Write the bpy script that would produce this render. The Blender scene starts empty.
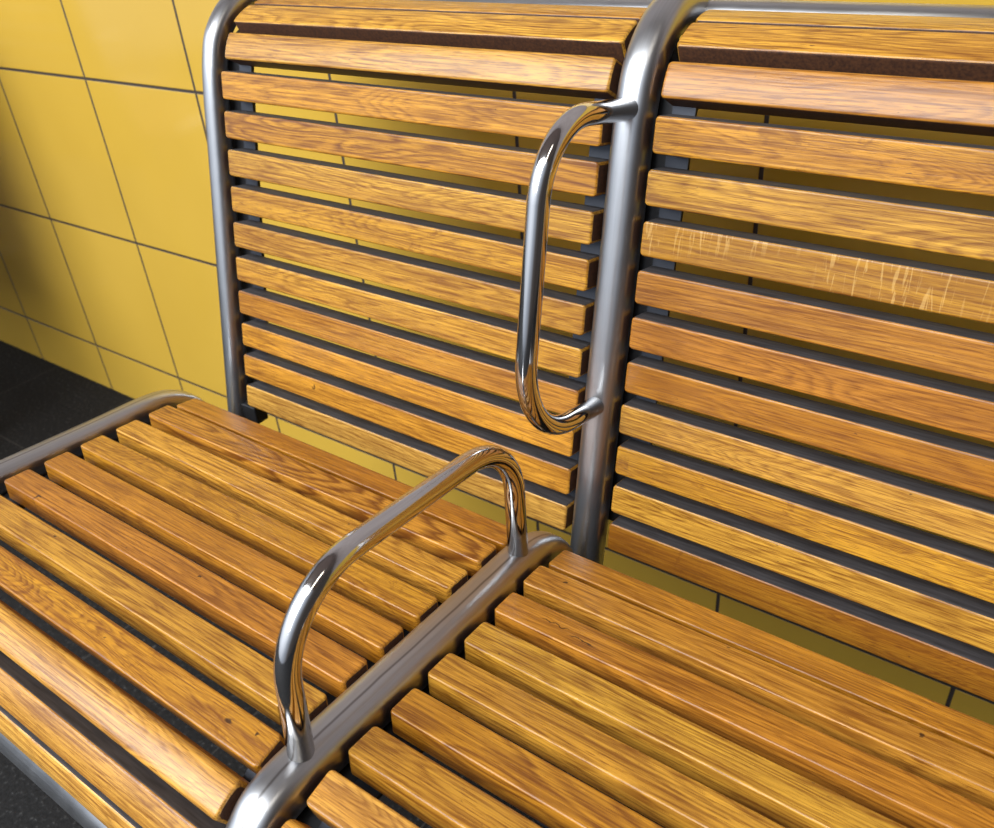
import bpy, bmesh, math, random
from mathutils import Vector, Matrix

S = bpy.context.scene
COL = S.collection

# ---------------------------------------------------------------- camera
YAW, PITCH, ROLL, FPX = 0.6606, 0.5769, -0.0803, 863.45
cam_d = bpy.data.cameras.new('camera')
cam = bpy.data.objects.new('camera', cam_d); COL.objects.link(cam)
cy, sy, cp, sp_ = math.cos(YAW), math.sin(YAW), math.cos(PITCH), math.sin(PITCH)
fwd = Vector((-sy*cp, cy*cp, -sp_)); rgt0 = Vector((cy, sy, 0)); up0 = rgt0.cross(fwd)
c_, s_ = math.cos(ROLL), math.sin(ROLL)
rgt = c_*rgt0 + s_*up0; upv = -s_*rgt0 + c_*up0
m = Matrix((rgt, upv, -fwd)).transposed().to_4x4()
m.translation = Vector((0.3201, -0.6059, 0.9724))
cam.matrix_world = m
cam_d.sensor_width = 36.0
cam_d.lens = FPX*36.0/994.0
cam_d.clip_start = 0.02
cam_d.dof.use_dof = True
cam_d.dof.focus_distance = 0.66
cam_d.dof.aperture_fstop = 11.0
S.camera = cam

# ---------------------------------------------------------------- view / exposure
S.view_settings.view_transform = 'Standard'
S.view_settings.look = 'None'
S.view_settings.exposure = 0.10
S.view_settings.gamma = 1.0
S.view_settings.use_curve_mapping = False

# ---------------------------------------------------------------- world: pale daylight from the open front, dim overhead
W = bpy.data.worlds.new('world'); S.world = W; W.use_nodes = True
nt = W.node_tree; nt.nodes.clear()
out = nt.nodes.new('ShaderNodeOutputWorld'); bg = nt.nodes.new('ShaderNodeBackground')
tc = nt.nodes.new('ShaderNodeTexCoord')
dp = nt.nodes.new('ShaderNodeVectorMath'); dp.operation = 'DOT_PRODUCT'
nt.links.new(tc.outputs['Generated'], dp.inputs[0]); dp.inputs[1].default_value = Vector((-0.42, -0.62, 0.62)).normalized()
rmp = nt.nodes.new('ShaderNodeValToRGB')
nt.links.new(dp.outputs['Value'], rmp.inputs[0])
e = rmp.color_ramp.elements
e[0].position = 0.0; e[0].color = (0.055, 0.048, 0.045, 1)
e[1].position = 0.30; e[1].color = (0.10, 0.092, 0.092, 1)
for p, c in ((0.62, (0.46, 0.52, 0.62, 1)), (0.92, (1.45, 1.58, 1.78, 1))):
    q = rmp.color_ramp.elements.new(p); q.color = c
nt.links.new(rmp.outputs[0], bg.inputs[0]); bg.inputs[1].default_value = 1.0
nt.links.new(bg.outputs[0], out.inputs[0])

# ---------------------------------------------------------------- large daylight opening on the platform side, and an added fill
def area(name, loc, target, sx_, sy_, power, color):
    d = bpy.data.lights.new(name, 'AREA'); d.shape = 'RECTANGLE'; d.size = sx_; d.size_y = sy_
    d.energy = power; d.color = color
    o = bpy.data.objects.new(name, d); COL.objects.link(o); o.location = loc
    o.rotation_euler = (Vector(target)-Vector(loc)).to_track_quat('-Z', 'Y').to_euler()
    return o
area('daylight_opening', (-1.3, -2.7, 3.2), (-0.3, 0, 0.6), 3.8, 2.8, 262, (0.93, 0.97, 1.0))
area('warm_fill', (0.9, -1.2, 2.95), (0.9, -1.2, 0), 0.3, 1.2, 6, (1.0, 0.93, 0.82))  # added fill for a little warm light on the seat, no real fitting

# ---------------------------------------------------------------- materials
class N:
    def __init__(self, name):
        self.m = bpy.data.materials.new(name); self.m.use_nodes = True
        self.t = self.m.node_tree; self.t.nodes.clear()
        self.out = self.n('ShaderNodeOutputMaterial'); self.b = self.n('ShaderNodeBsdfPrincipled')
        self.l(self.b.outputs[0], self.out.inputs[0])
    def n(self, t, **k):
        x = self.t.nodes.new(t)
        for a, v in k.items(): setattr(x, a, v)
        return x
    def l(self, a, b): self.t.links.new(a, b)
    def math(self, op, a, b=None, c=None, clamp=False):
        x = self.n('ShaderNodeMath', operation=op, use_clamp=clamp)
        for i, v in enumerate((a, b, c)):
            if v is None: continue
            if isinstance(v, (int, float)): x.inputs[i].default_value = v
            else: self.l(v, x.inputs[i])
        return x.outputs[0]
    def mapping(self, vec, scale, loc=None):
        x = self.n('ShaderNodeVectorMath', operation='MULTIPLY'); self.l(vec, x.inputs[0]); x.inputs[1].default_value = scale
        return x.outputs[0]
    def vadd(self, a, b):
        x = self.n('ShaderNodeVectorMath', operation='ADD'); self.l(a, x.inputs[0])
        if isinstance(b, tuple): x.inputs[1].default_value = b
        else: self.l(b, x.inputs[1])
        return x.outputs[0]
    def noise(self, vec, scale=1.0, detail=2.0, rough=0.5, dist=0.0):
        x = self.n('ShaderNodeTexNoise'); self.l(vec, x.inputs['Vector'])
        x.inputs['Scale'].default_value = scale; x.inputs['Detail'].default_value = detail
        x.inputs['Roughness'].default_value = rough; x.inputs['Distortion'].default_value = dist
        return x.outputs['Fac']
    def ramp(self, fac, stops, interp='LINEAR'):
        x = self.n('ShaderNodeValToRGB'); self.l(fac, x.inputs[0]); cr = x.color_ramp; cr.interpolation = interp
        while len(cr.elements) < len(stops): cr.elements.new(0.5)
        for el, (p, c) in zip(cr.elements, stops):
            el.position = p; el.color = (*c, 1) if len(c) == 3 else c
        return x.outputs[0]
    def mix(self, fac, a, b, blend='MIX'):
        x = self.n('ShaderNodeMix', data_type='RGBA', blend_type=blend)
        for s, v in ((x.inputs[0], fac), (x.inputs[6], a), (x.inputs[7], b)):
            if isinstance(v, (int, float)): s.default_value = v
            elif isinstance(v, tuple): s.default_value = (*v, 1)
            else: self.l(v, s)
        return x.outputs[2]
    def bump(self, h, strength, dist):
        x = self.n('ShaderNodeBump'); self.l(h, x.inputs['Height'])
        x.inputs['Strength'].default_value = strength; x.inputs['Distance'].default_value = dist
        self.l(x.outputs[0], self.b.inputs['Normal'])
        return x.outputs[0]

def wood(name, light=(0.80, 0.390, 0.046), dark=(0.56, 0.225, 0.022), line=(0.17, 0.050, 0.005),
         rings=6.0, contrast=0.65, flecks=False, knots=False, figure=0.0, marks=(), arch=None):
    """varnished oak; grain runs along local x, board face is local xy"""
    M = N(name)
    tcn = M.n('ShaderNodeTexCoord'); oi = M.n('ShaderNodeObjectInfo')
    rnd = M.n('ShaderNodeCombineXYZ')
    M.l(M.math('MULTIPLY', oi.outputs['Random'], 37.0), rnd.inputs[0])
    M.l(M.math('MULTIPLY', oi.outputs['Random'], 91.0), rnd.inputs[1])
    M.l(M.math('MULTIPLY', oi.outputs['Random'], 53.0), rnd.inputs[2])
    P = M.vadd(tcn.outputs['Object'], rnd.outputs[0])
    # growth rings: contour lines of a stretched noise make the long arches of plain-sawn oak
    big = M.noise(M.mapping(P, (3.2, 26.0, 20.0)), 1.0, 1.5, 0.45, 0.25 + figure)
    al = 1.0 if arch else 0.55
    if arch:   # nested arches of a plain-sawn board
        s3 = M.n('ShaderNodeSeparateXYZ'); M.l(tcn.outputs['Object'], s3.inputs[0])
        ax = M.math('MULTIPLY', M.math('SUBTRACT', s3.outputs['X'], arch[0]), 1.0/arch[2])
        ay = M.math('SUBTRACT', s3.outputs['Y'], arch[1])
        el = M.math('SQRT', M.math('ADD', M.math('MULTIPLY', ax, ax), M.math('MULTIPLY', ay, ay)))
        big = M.math('MULTIPLY_ADD', el, arch[3], M.math('MULTIPLY', big, 0.28))
    ring = M.math('FRACT', M.math('MULTIPLY', M.math('ADD', big, M.math('MULTIPLY', M.noise(M.mapping(P, (14.0, 160.0, 130.0)), 1.0, 2.0, 0.5), 0.07)), rings*3.4))
    ringm = M.ramp(ring, [(0.0, (0, 0, 0)), (0.35, (0.05, 0.05, 0.05)), (0.78, (1, 1, 1)), (1.0, (0, 0, 0))])
    fine = M.noise(M.mapping(P, (9.0, 560.0, 460.0)), 1.0, 3.0, 0.65)
    finem = M.ramp(fine, [(0.40, (1, 1, 1)), (0.56, (0, 0, 0))])
    pore = M.noise(M.mapping(P, (48.0, 1500.0, 1100.0)), 1.0, 2.0, 0.6)
    porem = M.ramp(pore, [(0.36, (1, 1, 1)), (0.43, (0, 0, 0))])
    broad = M.noise(M.mapping(P, (3.2, 40.0, 34.0)), 1.0, 3.0, 0.55)
    tone = M.math('ADD', M.math('MULTIPLY', broad, 1.1), M.math('MULTIPLY', M.math('SUBTRACT', oi.outputs['Random'], 0.5), 0.9))
    base = M.mix(M.ramp(tone, [(0.22, (0, 0, 0)), (0.88, (1, 1, 1))]), light, dark)
    # a little hue drift from board to board
    hs = M.n('ShaderNodeHueSaturation')
    M.l(base, hs.inputs['Color'])
    r2 = M.math('FRACT', M.math('MULTIPLY', oi.outputs['Random'], 17.31))
    M.l(M.math('MULTIPLY_ADD', r2, 0.010, 0.497), hs.inputs['Hue'])
    M.l(M.math('MULTIPLY_ADD', M.math('FRACT', M.math('MULTIPLY', oi.outputs['Random'], 7.77)), 0.22, 0.79), hs.inputs['Value'])
    col = M.mix(M.math('MULTIPLY', M.math('MULTIPLY', ringm, finem), contrast), hs.outputs[0], line)
    mott = M.noise(M.mapping(P, (11.0, 60.0, 60.0)), 1.0, 4.0, 0.65, 0.8)
    col = M.mix(M.math('MULTIPLY', M.ramp(mott, [(0.46, (0, 0, 0)), (0.70, (1, 1, 1))]), 0.42), col, line)
    col = M.mix(M.math('MULTIPLY', ringm, contrast*al, clamp=True), col, line)
    col = M.mix(M.math('MULTIPLY', finem, 0.50), col, line)
    col = M.mix(M.math('MULTIPLY', porem, 0.75), col, line)
    if knots:
        v = M.noise(M.mapping(P, (24.0, 48.0, 40.0)), 1.0, 4.0, 0.7, 1.4)
        col = M.mix(M.math('MULTIPLY', M.ramp(v, [(0.56, (0, 0, 0)), (0.68, (1, 1, 1))]), 0.6), col, line)
    if flecks:
        f = M.noise(M.mapping(P, (260.0, 24.0, 20.0)), 1.0, 2.0, 0.5, 1.2)
        f2 = M.noise(M.mapping(P, (9.0, 14.0, 10.0)), 1.0, 1.0, 0.5)
        fm = M.math('MULTIPLY', M.ramp(f, [(0.57, (0, 0, 0)), (0.63, (1, 1, 1))]), M.ramp(f2, [(0.36, (0, 0, 0)), (0.48, (1, 1, 1))]))
        col = M.mix(M.math('MULTIPLY', fm, 0.36), col, (0.80, 0.50, 0.16))
    # wear: little dark specks and nicks
    sp = M.noise(M.mapping(P, (130.0, 260.0, 260.0)), 1.0, 2.0, 0.5)
    col = M.mix(M.math('MULTIPLY', M.ramp(sp, [(0.75, (0, 0, 0)), (0.80, (1, 1, 1))]), 0.75), col, (0.05, 0.02, 0.01))
    if marks:  # knots, splits and nicks of this very board: (x, y, half length, half width)
        s2 = M.n('ShaderNodeSeparateXYZ')
        wob = M.n('ShaderNodeTexNoise'); M.l(M.mapping(tcn.outputs['Object'], (170.0, 170.0, 170.0)), wob.inputs['Vector']); wob.inputs['Scale'].default_value = 1.0
        M.l(M.vadd(tcn.outputs['Object'], M.mapping(M.vadd(wob.outputs['Color'], (-0.5, -0.5, -0.5)), (0.006, 0.006, 0.0))), s2.inputs[0])
        for mx, my, rx, ry in marks:
            u = M.math('MULTIPLY', M.math('SUBTRACT', s2.outputs['X'], mx), 1.0/rx)
            v_ = M.math('MULTIPLY', M.math('SUBTRACT', s2.outputs['Y'], my), 1.0/ry)
            dd = M.math('ADD', M.math('MULTIPLY', u, u), M.math('MULTIPLY', v_, v_))
            col = M.mix(M.ramp(dd, [(0.25, (0.9, 0.9, 0.9)), (1.0, (0, 0, 0))]), col, (0.035, 0.012, 0.004))
    M.l(col, M.b.inputs['Base Color'])
    ro = M.noise(M.mapping(P, (14.0, 90.0, 60.0)), 1.0, 3.0, 0.6)
    M.b.inputs['Roughness'].default_value = 0.42
    M.b.inputs['Specular IOR Level'].default_value = 0.22
    M.b.inputs['Coat Weight'].default_value = 0.55
    M.l(M.math('MULTIPLY_ADD', ro, 0.34, 0.07), M.b.inputs['Coat Roughness'])
    h = M.math('ADD', M.math('MULTIPLY', fine, 0.6), M.math('ADD', M.math('MULTIPLY', pore, 0.4), M.math('MULTIPLY', ro, 1.6)))
    b = M.bump(h, 0.30, 0.0006)
    M.l(b, M.b.inputs['Coat Normal'])
    return M.m

WOOD = [wood('oak_golden'),
        wood('oak_reddish', (0.72, 0.300, 0.026), (0.46, 0.155, 0.011), rings=7, contrast=0.5),
        wood('oak_arched', (0.78, 0.375, 0.035), (0.58, 0.235, 0.018), rings=4, contrast=1.1, figure=0.5),
        wood('oak_flecked', (0.76, 0.385, 0.045), (0.58, 0.250, 0.022), rings=5, contrast=0.35, flecks=True),
        wood('oak_figured', (0.78, 0.370, 0.030), (0.46, 0.165, 0.011), rings=8, contrast=0.6, knots=True, figure=0.8),
        wood('oak_pale', (0.86, 0.470, 0.080), (0.66, 0.300, 0.040), rings=8, contrast=0.5),
        wood('oak_plain_sawn', (0.90, 0.450, 0.055), (0.74, 0.330, 0.035), rings=6.0, contrast=1.0, arch=(-0.25, 0.003, 15.0, 17.0)),
        wood('oak_split_end', rings=5, marks=[(-0.1717, -0.0100, 0.0014, 0.0042), (-0.1695, -0.0080, 0.0030, 0.0009), (0.05, 0.003, 0.002, 0.0012)]),
        wood('oak_knotty', (0.78, 0.370, 0.030), (0.42, 0.145, 0.010), rings=6, contrast=0.75, knots=True, figure=1.0, marks=[(0.1847, 0.0015, 0.0042, 0.0022), (0.21, 0.004, 0.0016, 0.0012)]),
        wood('oak_nicked', rings=5, marks=[(0.2085, -0.0127, 0.0050, 0.0020), (-0.10, 0.006, 0.0015, 0.001)]),
        wood('oak_cracked', (0.86, 0.470, 0.060), (0.66, 0.300, 0.028), rings=5, contrast=0.5, marks=[(-0.1105, 0.002, 0.0042, 0.0010), (-0.1075, 0.0045, 0.0012, 0.0030)]),
        wood('oak_knot_near_end', rings=5, contrast=0.6, marks=[(-0.1982, 0.0046, 0.0030, 0.0020), (0.0657, 0.006, 0.0012, 0.003)]),
        wood('oak_long_split', rings=5, contrast=0.7, marks=[(-0.180, 0.000, 0.0160, 0.0007), (-0.155, -0.004, 0.0140, 0.0009)])]

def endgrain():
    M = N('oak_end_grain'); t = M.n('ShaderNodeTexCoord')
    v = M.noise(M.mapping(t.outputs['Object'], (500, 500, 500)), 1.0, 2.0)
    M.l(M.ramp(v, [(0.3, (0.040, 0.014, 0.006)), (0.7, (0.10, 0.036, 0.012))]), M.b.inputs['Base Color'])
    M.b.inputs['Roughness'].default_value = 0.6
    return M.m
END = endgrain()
def side_grey():
    M = N('oak_dark_grey'); t = M.n('ShaderNodeTexCoord')  # dark grey for the upper narrow faces of the slats
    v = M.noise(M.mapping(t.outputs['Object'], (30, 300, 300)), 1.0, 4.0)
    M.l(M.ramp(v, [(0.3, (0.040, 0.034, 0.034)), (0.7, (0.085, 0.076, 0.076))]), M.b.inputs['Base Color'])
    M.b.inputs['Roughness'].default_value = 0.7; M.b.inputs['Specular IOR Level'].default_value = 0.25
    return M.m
SIDE_GREY = side_grey()

def steel(name, base, rough, var, streak, bumpy, seam=False):
    M = N(name); uv = M.n('ShaderNodeUVMap'); uv.uv_map = 'uv'
    a = M.noise(M.mapping(uv.outputs[0], (7.0, 260.0, 1.0)), 1.0, 4.0, 0.65)
    bno = M.noise(M.mapping(uv.outputs[0], (60.0, 40.0, 1.0)), 1.0, 4.0, 0.6)
    M.l(M.mix(M.math('MULTIPLY', M.ramp(a, [(0.35, (0, 0, 0)), (0.7, (1, 1, 1))]), streak), base, tuple(x*0.55 for x in base)), M.b.inputs['Base Color'])
    M.b.inputs['Metallic'].default_value = 1.0
    M.l(M.math('MULTIPLY_ADD', M.math('ADD', M.math('MULTIPLY', a, 0.5), M.math('MULTIPLY', bno, 0.5)), var, rough), M.b.inputs['Roughness'])
    if seam:   # fine scored line running along the top of the worn seat tube
        sv = M.n('ShaderNodeSeparateXYZ'); M.l(uv.outputs[0], sv.inputs[0])
        wv = M.noise(M.mapping(uv.outputs[0], (25.0, 0.0, 0.0)), 1.0, 2.0)
        dv = M.math('ABSOLUTE', M.math('SUBTRACT', sv.outputs['Y'], M.math('MULTIPLY_ADD', wv, 0.0012, 0.0236)))
        mr = M.n('ShaderNodeMapRange'); M.l(dv, mr.inputs[0])
        for k_, x_ in enumerate((0.0002, 0.0009, 0.62, 0.0)): mr.inputs[k_+1].default_value = x_
        ln = mr.outputs[0]
        old = M.b.inputs['Base Color'].links[0].from_socket
        M.l(M.mix(ln, old, (0.10, 0.08, 0.07)), M.b.inputs['Base Color'])
    if bumpy:
        M.bump(a, bumpy, 0.0004)
    return M.m
STEEL = steel('worn_satin_steel', (0.52, 0.52, 0.525), 0.22, 0.22, 0.35, 0.12)
SEAM = steel('scored_satin_steel', (0.52, 0.52, 0.525), 0.22, 0.22, 0.35, 0.12, seam=True)
CHROME = steel('polished_steel', (0.66, 0.645, 0.635), 0.06, 0.08, 0.12, 0.0)
BAR = steel('dull_flat_steel', (0.085, 0.09, 0.105), 0.5, 0.2, 0.3, 0.0)

def black():
    M = N('black_painted_steel'); t = M.n('ShaderNodeTexCoord')
    v = M.noise(t.outputs['Object'], 90.0, 3.0)
    M.l(M.ramp(v, [(0.3, (0.006, 0.006, 0.007)), (0.7, (0.014, 0.014, 0.016))]), M.b.inputs['Base Color'])
    M.b.inputs['Roughness'].default_value = 0.6
    return M.m
WEB = black()

# wall: glazed yellow square tiles, dark recessed grout
TW, TH, TX0, TZ0, YW = 0.2920, 0.2924, -1.4302, 0.9914, 0.2225
def tile_mat():
    M = N('yellow_glazed_tile'); g = M.n('ShaderNodeTexCoord'); s = M.n('ShaderNodeSeparateXYZ'); M.l(g.outputs['Object'], s.inputs[0])
    def groove(v, off, size):
        u = M.math('FRACT', M.math('MULTIPLY_ADD', v, 1.0/size, -off/size + 100.5))
        return M.math('MULTIPLY', M.math('ABSOLUTE', M.math('SUBTRACT', u, 0.5)), size)   # metres from the joint
    d = M.math('MINIMUM', groove(s.outputs['X'], TX0, TW), groove(s.outputs['Z'], TZ0, TH))
    joint = M.n('ShaderNodeMapRange'); M.l(d, joint.inputs[0])
    joint.inputs[1].default_value = 0.0021; joint.inputs[2].default_value = 0.0027
    joint.inputs[3].default_value = 1.0; joint.inputs[4].default_value = 0.0
    v = M.noise(g.outputs['Object'], 3.0, 3.0, 0.5)
    yel = M.ramp(v, [(0.3, (0.60, 0.365, 0.047)), (0.7, (0.655, 0.402, 0.056))])
    M.l(M.mix(joint.outputs[0], yel, (0.045, 0.032, 0.024)), M.b.inputs['Base Color'])
    M.l(M.math('MULTIPLY_ADD', joint.outputs[0], 0.5, 0.13), M.b.inputs['Roughness'])
    h = M.n('ShaderNodeMapRange'); h.interpolation_type = 'SMOOTHSTEP'; M.l(d, h.inputs[0])
    h.inputs[1].default_value = 0.0012; h.inputs[2].default_value = 0.0035
    M.bump(h.outputs[0], 0.6, 0.0015)
    return M.m
def plaster_mat(k=1.0):
    M = N('grey_brown_concrete'); g = M.n('ShaderNodeTexCoord')
    v = M.noise(g.outputs['Object'], 6.0, 4.0, 0.6)
    M.l(M.ramp(v, [(0.3, (0.24*k, 0.20*k, 0.19*k)), (0.7, (0.32*k, 0.275*k, 0.265*k))]), M.b.inputs['Base Color'])
    M.b.inputs['Roughness'].default_value = 0.8
    return M.m
def floor_mat():
    M = N('dark_asphalt'); g = M.n('ShaderNodeTexCoord')
    v = M.noise(g.outputs['Object'], 170.0, 3.0, 0.6); w = M.noise(g.outputs['Object'], 5.0, 3.0, 0.5)
    c = M.ramp(v, [(0.35, (0.004, 0.004, 0.0045)), (0.60, (0.013, 0.0125, 0.013)), (0.74, (0.08, 0.08, 0.08))])
    c = M.mix(M.math('MULTIPLY', w, 0.35), c, (0.016, 0.015, 0.014))
    s = M.n('ShaderNodeSeparateXYZ'); M.l(g.outputs['Object'], s.inputs[0])
    def joint(val, off, size):
        u = M.math('FRACT', M.math('MULTIPLY_ADD', val, 1.0/size, -off/size + 100.5))
        return M.math('LESS_THAN', M.math('MULTIPLY', M.math('ABSOLUTE', M.math('SUBTRACT', u, 0.5)), size), 0.0012)
    j = M.math('MAXIMUM', joint(s.outputs['X'], -0.752, 0.30), joint(s.outputs['Y'], -0.02, 0.30))
    c = M.mix(M.math('MULTIPLY', j, 0.6), c, (0.06, 0.055, 0.05))
    M.l(c, M.b.inputs['Base Color']); M.b.inputs['Roughness'].default_value = 0.75; M.b.inputs['Specular IOR Level'].default_value = 0.2
    M.bump(v, 0.5, 0.002)
    return M.m

# ---------------------------------------------------------------- mesh helpers
def link(name, me, mats, parent=None, mw=None):
    for mt in mats: me.materials.append(mt)
    o = bpy.data.objects.new(name, me); COL.objects.link(o)
    if parent: o.parent = parent
    if mw is not None: o.matrix_local = mw
    return o

def box_mesh(name, lo, hi, bevel=0.0, seg=3):
    bm = bmesh.new(); bmesh.ops.create_cube(bm, size=1.0)
    for v in bm.verts:
        v.co = Vector([lo[i] + (v.co[i]+0.5)*(hi[i]-lo[i]) for i in range(3)])
    if bevel: bmesh.ops.bevel(bm, geom=bm.edges[:], offset=bevel, segments=seg, profile=0.6, affect='EDGES')
    me = bpy.data.meshes.new(name); bm.to_mesh(me); bm.free(); return me

def rounded(pts, radii, n=10):
    """2D polyline with filleted corners"""
    o = [Vector(pts[0])]
    for i in range(1, len(pts)-1):
        a, b, c = Vector(pts[i-1]), Vector(pts[i]), Vector(pts[i+1]); r = radii[i-1]
        u = (a-b).normalized(); v = (c-b).normalized(); ang = u.angle(v)
        t = r/math.tan(ang/2); cen = b + (u+v).normalized()*(r/math.sin(ang/2))
        p, q = b+u*t-cen, b+v*t-cen
        tot = p.angle_signed(q) if p.length and q.length else 0
        a0 = math.atan2(p.y, p.x); a1 = math.atan2(q.y, q.x)
        d = (a1-a0+math.pi) % (2*math.pi)-math.pi
        for k in range(n+1):
            t_ = a0+d*k/n; o.append(cen+Vector((math.cos(t_), math.sin(t_)))*r)
    o.append(Vector(pts[-1])); return o

def smooth_path(pts, per=6):
    """Catmull-Rom through measured centre points"""
    P = [Vector(p) for p in pts]; P = [2*P[0]-P[1]]+P+[2*P[-1]-P[-2]]; o = []
    for i in range(1, len(P)-2):
        a, b, c, d = P[i-1:i+3]
        for k in range(per):
            t = k/per
            o.append(0.5*((2*b)+(c-a)*t+(2*a-5*b+4*c-d)*t*t+(3*b-a-3*c+d)*t**3))
    o.append(P[-2]); return o

def tube_mesh(name, path, r, x=0.0, flat=0.0, flare=0.0, seg=32, ry=None):
    """sweep a circle along a path lying in the plane x; path = [(y,z)]; flat > 0 squares the outer side a touch"""
    ry = ry or r
    bm = bmesh.new(); uvl = bm.loops.layers.uv.new('uv'); rings = []; s = 0.0; acc = []
    n = len(path)
    for i, p in enumerate(path):
        if i: s += (path[i]-path[i-1]).length
        acc.append(s)
    tot = s
    for i, p in enumerate(path):
        t = (path[min(i+1, n-1)]-path[max(i-1, 0)]).normalized(); nn = Vector((-t.y, t.x))
        k = 1.0
        if flare:
            dd = min(acc[i], tot-acc[i]); k = 1+flare*math.exp(-dd/0.004)
        ring = []
        for j in range(seg):
            a = 2*math.pi*j/seg; ca, sa = math.cos(a), math.sin(a)
            if flat:   # superellipse: flatter faces, soft ridge at the middle of a worn oval tube
                e_ = 2/(2+flat); ca = math.copysign(abs(ca)**e_, ca); sa = math.copysign(abs(sa)**e_, sa)
            ring.append(bm.verts.new((x+ca*r*k, p.x+nn.x*sa*ry*k, p.y+nn.y*sa*ry*k)))
        rings.append(ring)
    for i in range(n-1):
        for j in range(seg):
            f = bm.faces.new((rings[i][j], rings[i][(j+1) % seg], rings[i+1][(j+1) % seg], rings[i+1][j]))
            f.smooth = True
            for lp, (u, v) in zip(f.loops, ((acc[i], j/seg), (acc[i], (j+1)/seg), (acc[i+1], (j+1)/seg), (acc[i+1], j/seg))):
                lp[uvl].uv = (u, v*0.1)
    bm.faces.new(rings[0][::-1]); bm.faces.new(rings[-1])
    bmesh.ops.recalc_face_normals(bm, faces=bm.faces[:])
    me = bpy.data.meshes.new(name); bm.to_mesh(me); bm.free(); return me

def xtube_mesh(name, x0, x1, y, z, r, seg=28):
    bm = bmesh.new(); uvl = bm.loops.layers.uv.new('uv'); R = []
    for x in (x0, x1):
        R.append([bm.verts.new((x, y+r*math.cos(2*math.pi*j/seg), z+r*math.sin(2*math.pi*j/seg))) for j in range(seg)])
    for j in range(seg):
        f = bm.faces.new((R[0][j], R[0][(j+1) % seg], R[1][(j+1) % seg], R[1][j])); f.smooth = True
        for lp, (u, v) in zip(f.loops, ((x0, j/seg), (x0, (j+1)/seg), (x1, (j+1)/seg), (x1, j/seg))): lp[uvl].uv = (u, v*0.1)
    bm.faces.new(R[0]); bm.faces.new(R[1][::-1]); bmesh.ops.recalc_face_normals(bm, faces=bm.faces[:])
    me = bpy.data.meshes.new(name); bm.to_mesh(me); bm.free(); return me

def slat_mesh(name, L, w, t, crown=0.0, r=0.0019, dark_sides=False, warp=0.0):
    """board: length L along x, width w along y, outer face at z=0, thickness t below; crown bulges the face"""
    bm = bmesh.new()
    prof = []; K = 5
    yl, yh = -w/2, w/2
    def arc(cx, cz, a0, a1):
        for k in range(K+1):
            a = a0+(a1-a0)*k/K; prof.append((cx+r*math.cos(a), cz+r*math.sin(a)))
    arc(yh-r, -r, 0, math.pi/2)
    e_ = 0.0006
    prof.append((yh-r-e_, 0))
    for k in range(1, 6):
        prof.append((yh-r-(w-2*r)*k/6, 0))
    prof.append((yl+r+e_, 0))
    arc(yl+r, -r, math.pi/2, math.pi)
    rb = r*0.5
    prof += [(yl, -r-e_), (yl, -t+rb+e_), (yl, -t+rb), (yl+rb, -t), (yh-rb, -t), (yh, -t+rb), (yh, -t+rb+e_), (yh, -r-e_)]
    prof = [(a, b+(crown*(1-(2*a/w)**2) if b > -t*0.5 else 0)) for a, b in prof]
    cxs = [(0.0, 0.0030, 0.0016), (0.0005, 0.0018, 0.0007), (0.0015, 0.0008, 0.0001), (0.0028, 0.0002, 0.0), (0.0040, 0.0, 0.0)]
    stations = [(-L/2+a, i1, i2) for a, i1, i2 in cxs]
    n = 14
    stations += [(-L/2+0.004+(L-0.008)*k/n, 0.0, 0.0) for k in range(1, n)]
    stations += [(L/2-a, i1, i2) for a, i1, i2 in cxs[::-1]]
    rings = []
    for x, ins, insz in stations:
        ring = []
        for a, b in prof:
            sa = (1-2*ins/w); zc = -t/2
            ring.append(bm.verts.new((x, a*sa, zc+(b-zc)*(1-2*insz/t))))
        rings.append(ring)
    m_ = len(prof)
    for i in range(len(rings)-1):
        for j in range(m_):
            f = bm.faces.new((rings[i][j], rings[i][(j+1) % m_], rings[i+1][(j+1) % m_], rings[i+1][j])); f.smooth = True
            ym = sum(v.co.y for v in f.verts)/4; zm = sum(v.co.z for v in f.verts)/4
            if dark_sides and ym > yh-r*0.30 and zm < -r*0.5: f.material_index = 2
            if dark_sides == 2 and ym < yl+r*0.30 and zm < -r*0.5: f.material_index = 1  # lower narrow faces take the dark brown of the ends
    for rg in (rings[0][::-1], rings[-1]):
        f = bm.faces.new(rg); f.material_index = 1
    bmesh.ops.recalc_face_normals(bm, faces=bm.faces[:])
    me = bpy.data.meshes.new(name); bm.to_mesh(me); bm.free()
    return me

def strip_mesh(name, path, x0, x1, th):
    """flat bar following a path in (y,z)"""
    bm = bmesh.new(); uvl = bm.loops.layers.uv.new('uv'); R = []; n = len(path)
    for i, p in enumerate(path):
        t = (path[min(i+1, n-1)]-path[max(i-1, 0)]).normalized(); nn = Vector((-t.y, t.x))*th/2
        R.append([bm.verts.new(v) for v in ((x0, p.x+nn.x, p.y+nn.y), (x1, p.x+nn.x, p.y+nn.y), (x1, p.x-nn.x, p.y-nn.y), (x0, p.x-nn.x, p.y-nn.y))])
    for i in range(n-1):
        for j in range(4):
            bm.faces.new((R[i][j], R[i][(j+1) % 4], R[i+1][(j+1) % 4], R[i+1][j]))
    bm.faces.new(R[0]); bm.faces.new(R[-1][::-1]); bmesh.ops.recalc_face_normals(bm, faces=bm.faces[:])
    me = bpy.data.meshes.new(name); bm.to_mesh(me); bm.free(); return me

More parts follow.
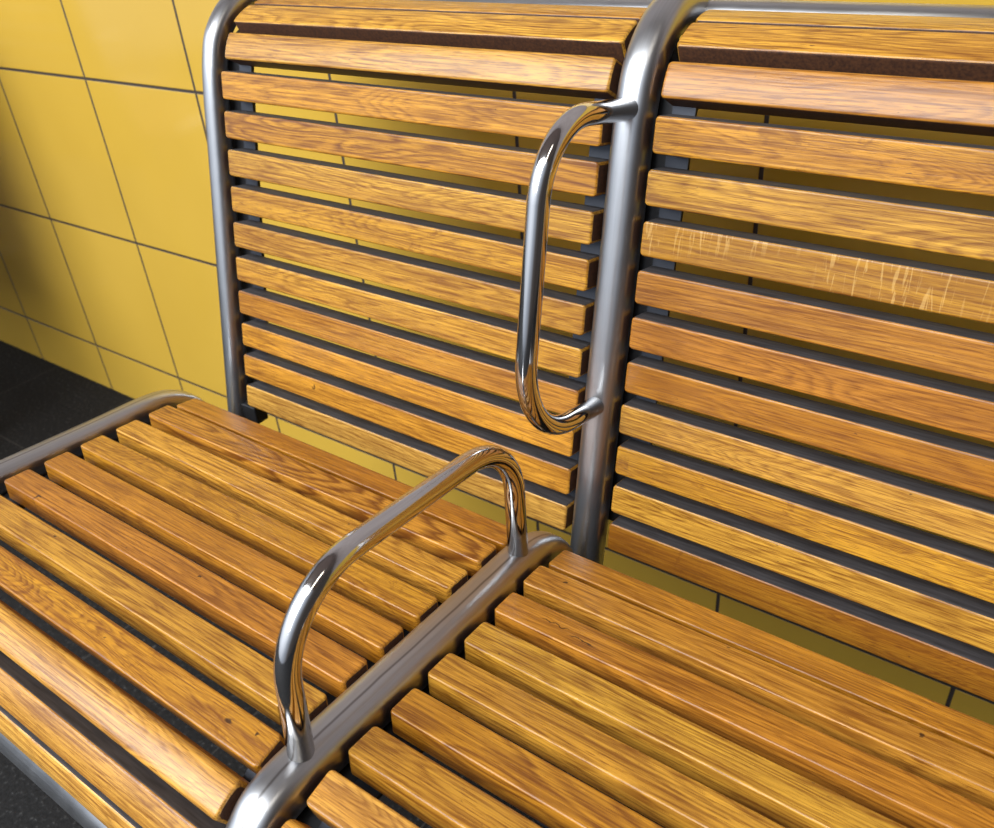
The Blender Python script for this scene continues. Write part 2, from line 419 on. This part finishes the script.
# ---------------------------------------------------------------- setting
def struct(name, me, mats):
    o = link(name, me, mats); o['kind'] = 'structure'; return o
struct('wall_back', box_mesh('wall_back', (-5, YW, 0), (3.0, YW+0.15, TZ0)), [tile_mat()])
struct('wall_upper', box_mesh('wall_upper', (-5, YW-0.004, TZ0), (3.0, YW+0.15, 3.0)), [plaster_mat()])
struct('ceiling', box_mesh('ceiling', (-5, -1.5, 3.0), (3.0, YW+0.15, 3.2)), [plaster_mat(1.8)])
struct('floor', box_mesh('floor', (-5, -4.5, -0.12), (3.0, YW+0.15, 0)), [floor_mat()])

# ---------------------------------------------------------------- the bench
X_END, G, SL = 0.509, 0.0222, 0.4555
T = 0.0200
# (y, z) of the lower/rear and upper/front edges of every slat's outer face, from bottom to top / rear to front
AB, PB, WB, YB, ZB = 0.1933, 0.03951, 0.02807, -0.07444, 0.42181
back_edges = []
for k in range(10, 0, -1):
    s = (10-k)*PB
    back_edges.append(((YB+s*math.sin(AB), ZB+s*math.cos(AB)), (YB+(s+WB)*math.sin(AB), ZB+(s+WB)*math.cos(AB))))
back_edges += [((0.0070, 0.8092), (0.0205, 0.8330)), ((0.0287, 0.8418), (0.0555, 0.8540)), ((0.0600, 0.8545), (0.0850, 0.8580))]
AS, PS, WS, YS, ZS = 0.0903, 0.03989, 0.02544, -0.17693, 0.48221
seat_edges = [((-0.1419, 0.4722), (-0.1672, 0.4765))]
for k in range(7):
    s = k*PS
    seat_edges.append(((YS-s*math.cos(AS), ZS+s*math.sin(AS)), (YS-(s+WS)*math.cos(AS), ZS+(s+WS)*math.sin(AS))))
seat_edges[-1] = ((-0.4163, 0.5035), (-0.4396, 0.4985))
seat_edges += [((-0.4524, 0.5000), (-0.4754, 0.4893)), ((-0.4810, 0.4732), (-0.4948, 0.4514)), ((-0.4950, 0.4362), (-0.5003, 0.4114))]

seat_c = smooth_path([(-0.4880, 0.378), (-0.4875, 0.405), (-0.4840, 0.4350), (-0.4755, 0.4610), (-0.4620, 0.4790), (-0.4440, 0.4885), (-0.4013, 0.4880),
                      (-0.3000, 0.4795), (-0.2361, 0.4740), (-0.1798, 0.4695), (-0.1520, 0.4620), (-0.1310, 0.4450), (-0.1200, 0.4190), (-0.1165, 0.368)], 8)
back_c = smooth_path([(-0.0800, 0.3610), (-0.0628, 0.4433), (-0.0387, 0.5600), (-0.0120, 0.6850), (0.0053, 0.7686), (0.0150, 0.8050),
                      (0.0265, 0.8290), (0.0500, 0.8500), (0.0800, 0.8605), (0.0980, 0.8575), (0.1080, 0.8470)], 8)
arm_c = rounded([(-0.4215, 0.486), (-0.4085, 0.6290), (-0.1765, 0.6055), (-0.1790, 0.472)], [0.062, 0.060], 16)
grip_c = rounded([(0.0100, 0.7990), (-0.1175, 0.8215), (-0.1690, 0.5860), (-0.0400, 0.5580)], [0.057, 0.074], 16)

def offset(path, d):
    n = len(path); o = []
    for i, p in enumerate(path):
        t = (path[min(i+1, n-1)]-path[max(i-1, 0)]).normalized(); o.append(p+Vector((-t.y, t.x))*d)
    return o

WOOD_B = {  # pick of board type per bay, bottom slat first
    'L': [5, 10, 1, 0, 0, 0, 4, 0, 2, 1, 0, 0, 0], 'R': [4, 0, 4, 5, 1, 0, 0, 3, 0, 4, 0, 0, 0]}
WOOD_S = {'L': [1, 6, 0, 4, 1, 7, 9, 8, 5, 5, 5], 'R': [1, 11, 12, 0, 0, 2, 0, 5, 0, 0, 0]}

def slat_matrix(a, b, xc, warp):
    a, b = Vector(a), Vector(b); d = (b-a).normalized()
    ydir = Vector((0, d.x, d.y))
    if ydir.y < 0:            # seat: local y points to the back of the seat
        ydir = -ydir
    zdir = Vector((1, 0, 0)).cross(ydir)
    mm = Matrix((Vector((1, 0, 0)), ydir, zdir)).transposed().to_4x4()
    mid = (a+b)/2; mm.translation = Vector((xc, mid.x, mid.y))
    return mm @ Matrix.Rotation(warp, 4, 'Z')

def make_bench(seed):
    rs = random.Random(seed)
    root = bpy.data.objects.new('bench', None); COL.objects.link(root)
    xs_f = (-X_END, 0.0, X_END)
    for x in xs_f:
        link('seat_frame_tube', tube_mesh('seat_frame_tube', [Vector((v.x, v.y+(0.003 if x > -0.1 else -0.003))) for v in seat_c], 0.0168 if x > -0.1 else 0.0150, x-0.0025, flat=0.7), [SEAM], root)
        link('back_frame_tube', tube_mesh('back_frame_tube', back_c, 0.0160 if x > -0.1 else 0.0128, x if x > -0.1 else x+0.0035, flat=0.35), [STEEL], root)
        leg = link('leg', tube_mesh('leg', [Vector((-0.09, 0.012)), Vector((-0.09, 0.362))], 0.016, x), [BAR], root)
        link('foot_plate', box_mesh('foot_plate', (x-0.04, -0.13, 0.0), (x+0.04, -0.05, 0.012), 0.002), [BAR], root)
    a = link('armrest', tube_mesh('armrest', arm_c, 0.0083, -0.0015, flare=0.05), [CHROME], root)
    a['label'] = 'polished steel armrest arching over the middle seat tube'
    h = link('grab_handle', tube_mesh('grab_handle', grip_c, 0.0083, 0.0, flare=0.05), [CHROME], root)
    h['label'] = 'polished steel grab handle standing off the middle backrest tube'
    link('top_rail', xtube_mesh('top_rail', -X_END, X_END, 0.1080, 0.8480, 0.0140), [STEEL], root)
    link('front_rail', xtube_mesh('front_rail', -X_END, X_END, -0.4905, 0.3870, 0.0150), [STEEL], root)
    # flat bars carrying the slats, one beside each tube
    bpath = smooth_path([(0.088, 0.8330), (0.055, 0.8270), (0.0350, 0.8120), (0.0240, 0.7900), (0.0010, 0.6800), (-0.0360, 0.5000), (-0.0490, 0.4320)], 6)
    bpath_l = smooth_path([(v.x, v.y) for v in bpath[::6]] + [(-0.0555, 0.4120)], 6)
    spath = smooth_path([(-0.4770, 0.4090), (-0.4700, 0.4350), (-0.4600, 0.4540), (-0.4450, 0.4690), (-0.4250, 0.4780), (-0.4000, 0.4770), (-0.3000, 0.4680), (-0.1800, 0.4570), (-0.1460, 0.4480)], 6)
    for x in (-0.4700, -0.0345, 0.0345, 0.4665):
        link('back_support_bar', strip_mesh('back_support_bar', bpath_l if x < -0.1 else bpath, x-0.0095, x+0.0095, 0.004), [BAR], root)
        link('seat_support_bar', strip_mesh('seat_support_bar', spath, x-0.0095, x+0.0095, 0.004), [BAR], root)
    for x0, x1 in ((-X_END, -0.464), (-0.034, 0.034), (0.466, X_END)):
        link('back_web_plate', strip_mesh('back_web_plate', [v+Vector((0.003, -0.0006)) for v in (bpath_l if x0 < -0.1 else bpath)], x0, x1, 0.003), [WEB], root)
        link('seat_web_plate', strip_mesh('seat_web_plate', [v+Vector((0.0, -0.005)) for v in spath], x0, x1, 0.003), [WEB], root)
    link('back_bracket', box_mesh('back_bracket', (-0.503, -0.074, 0.396), (-0.4690, -0.056, 0.420), 0.002), [WEB], root)
    for bay, xc in (('L', -G-SL/2), ('R', G+SL/2)):
        for i, (p, q) in enumerate(back_edges):
            w = (Vector(q)-Vector(p)).length
            me = slat_mesh('back_slat', (SL+0.0028 if bay == 'L' else SL)+rs.uniform(-0.0015, 0.0015), w, 0.0225, crown=0.0012 if i >= 10 else 0.0, dark_sides=2)
            link('back_slat', me, [WOOD[WOOD_B[bay][i]], END, SIDE_GREY], root, slat_matrix(p, q, xc-(0.0014 if bay == 'L' else 0), rs.uniform(-0.001, 0.001)))
        for i, (p, q) in enumerate(seat_edges):
            p, q = Vector(p), Vector(q); u = (q-p).normalized(); p, q = p-u*0.0007, q+u*0.0006
            w = (q-p).length
            me = slat_mesh('seat_slat', (0.4512 if bay == 'L' else SL)+rs.uniform(-0.0015, 0.0015), w, T, crown=0.0022 if i >= 8 else 0.0001, r=0.0036 if i == 8 else 0.0017, dark_sides=i > 8)
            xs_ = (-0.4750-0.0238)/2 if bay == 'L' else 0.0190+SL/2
            link('seat_slat', me, [WOOD[WOOD_S[bay][i]], END, SIDE_GREY], root, slat_matrix(p, q, xs_, rs.uniform(-0.001, 0.001)))
    return root

bench = make_bench(4)
bench['label'] = 'double oak slatted bench with steel tube frame, armrest and grab handle before yellow tiles'
bench['category'] = 'bench'

bench_far = make_bench(9)
bench_far.location = (-1.995, 0.0, 0.0)
bench_far['label'] = 'matching oak slatted bench further left along the yellow wall'
bench_far['category'] = 'bench'
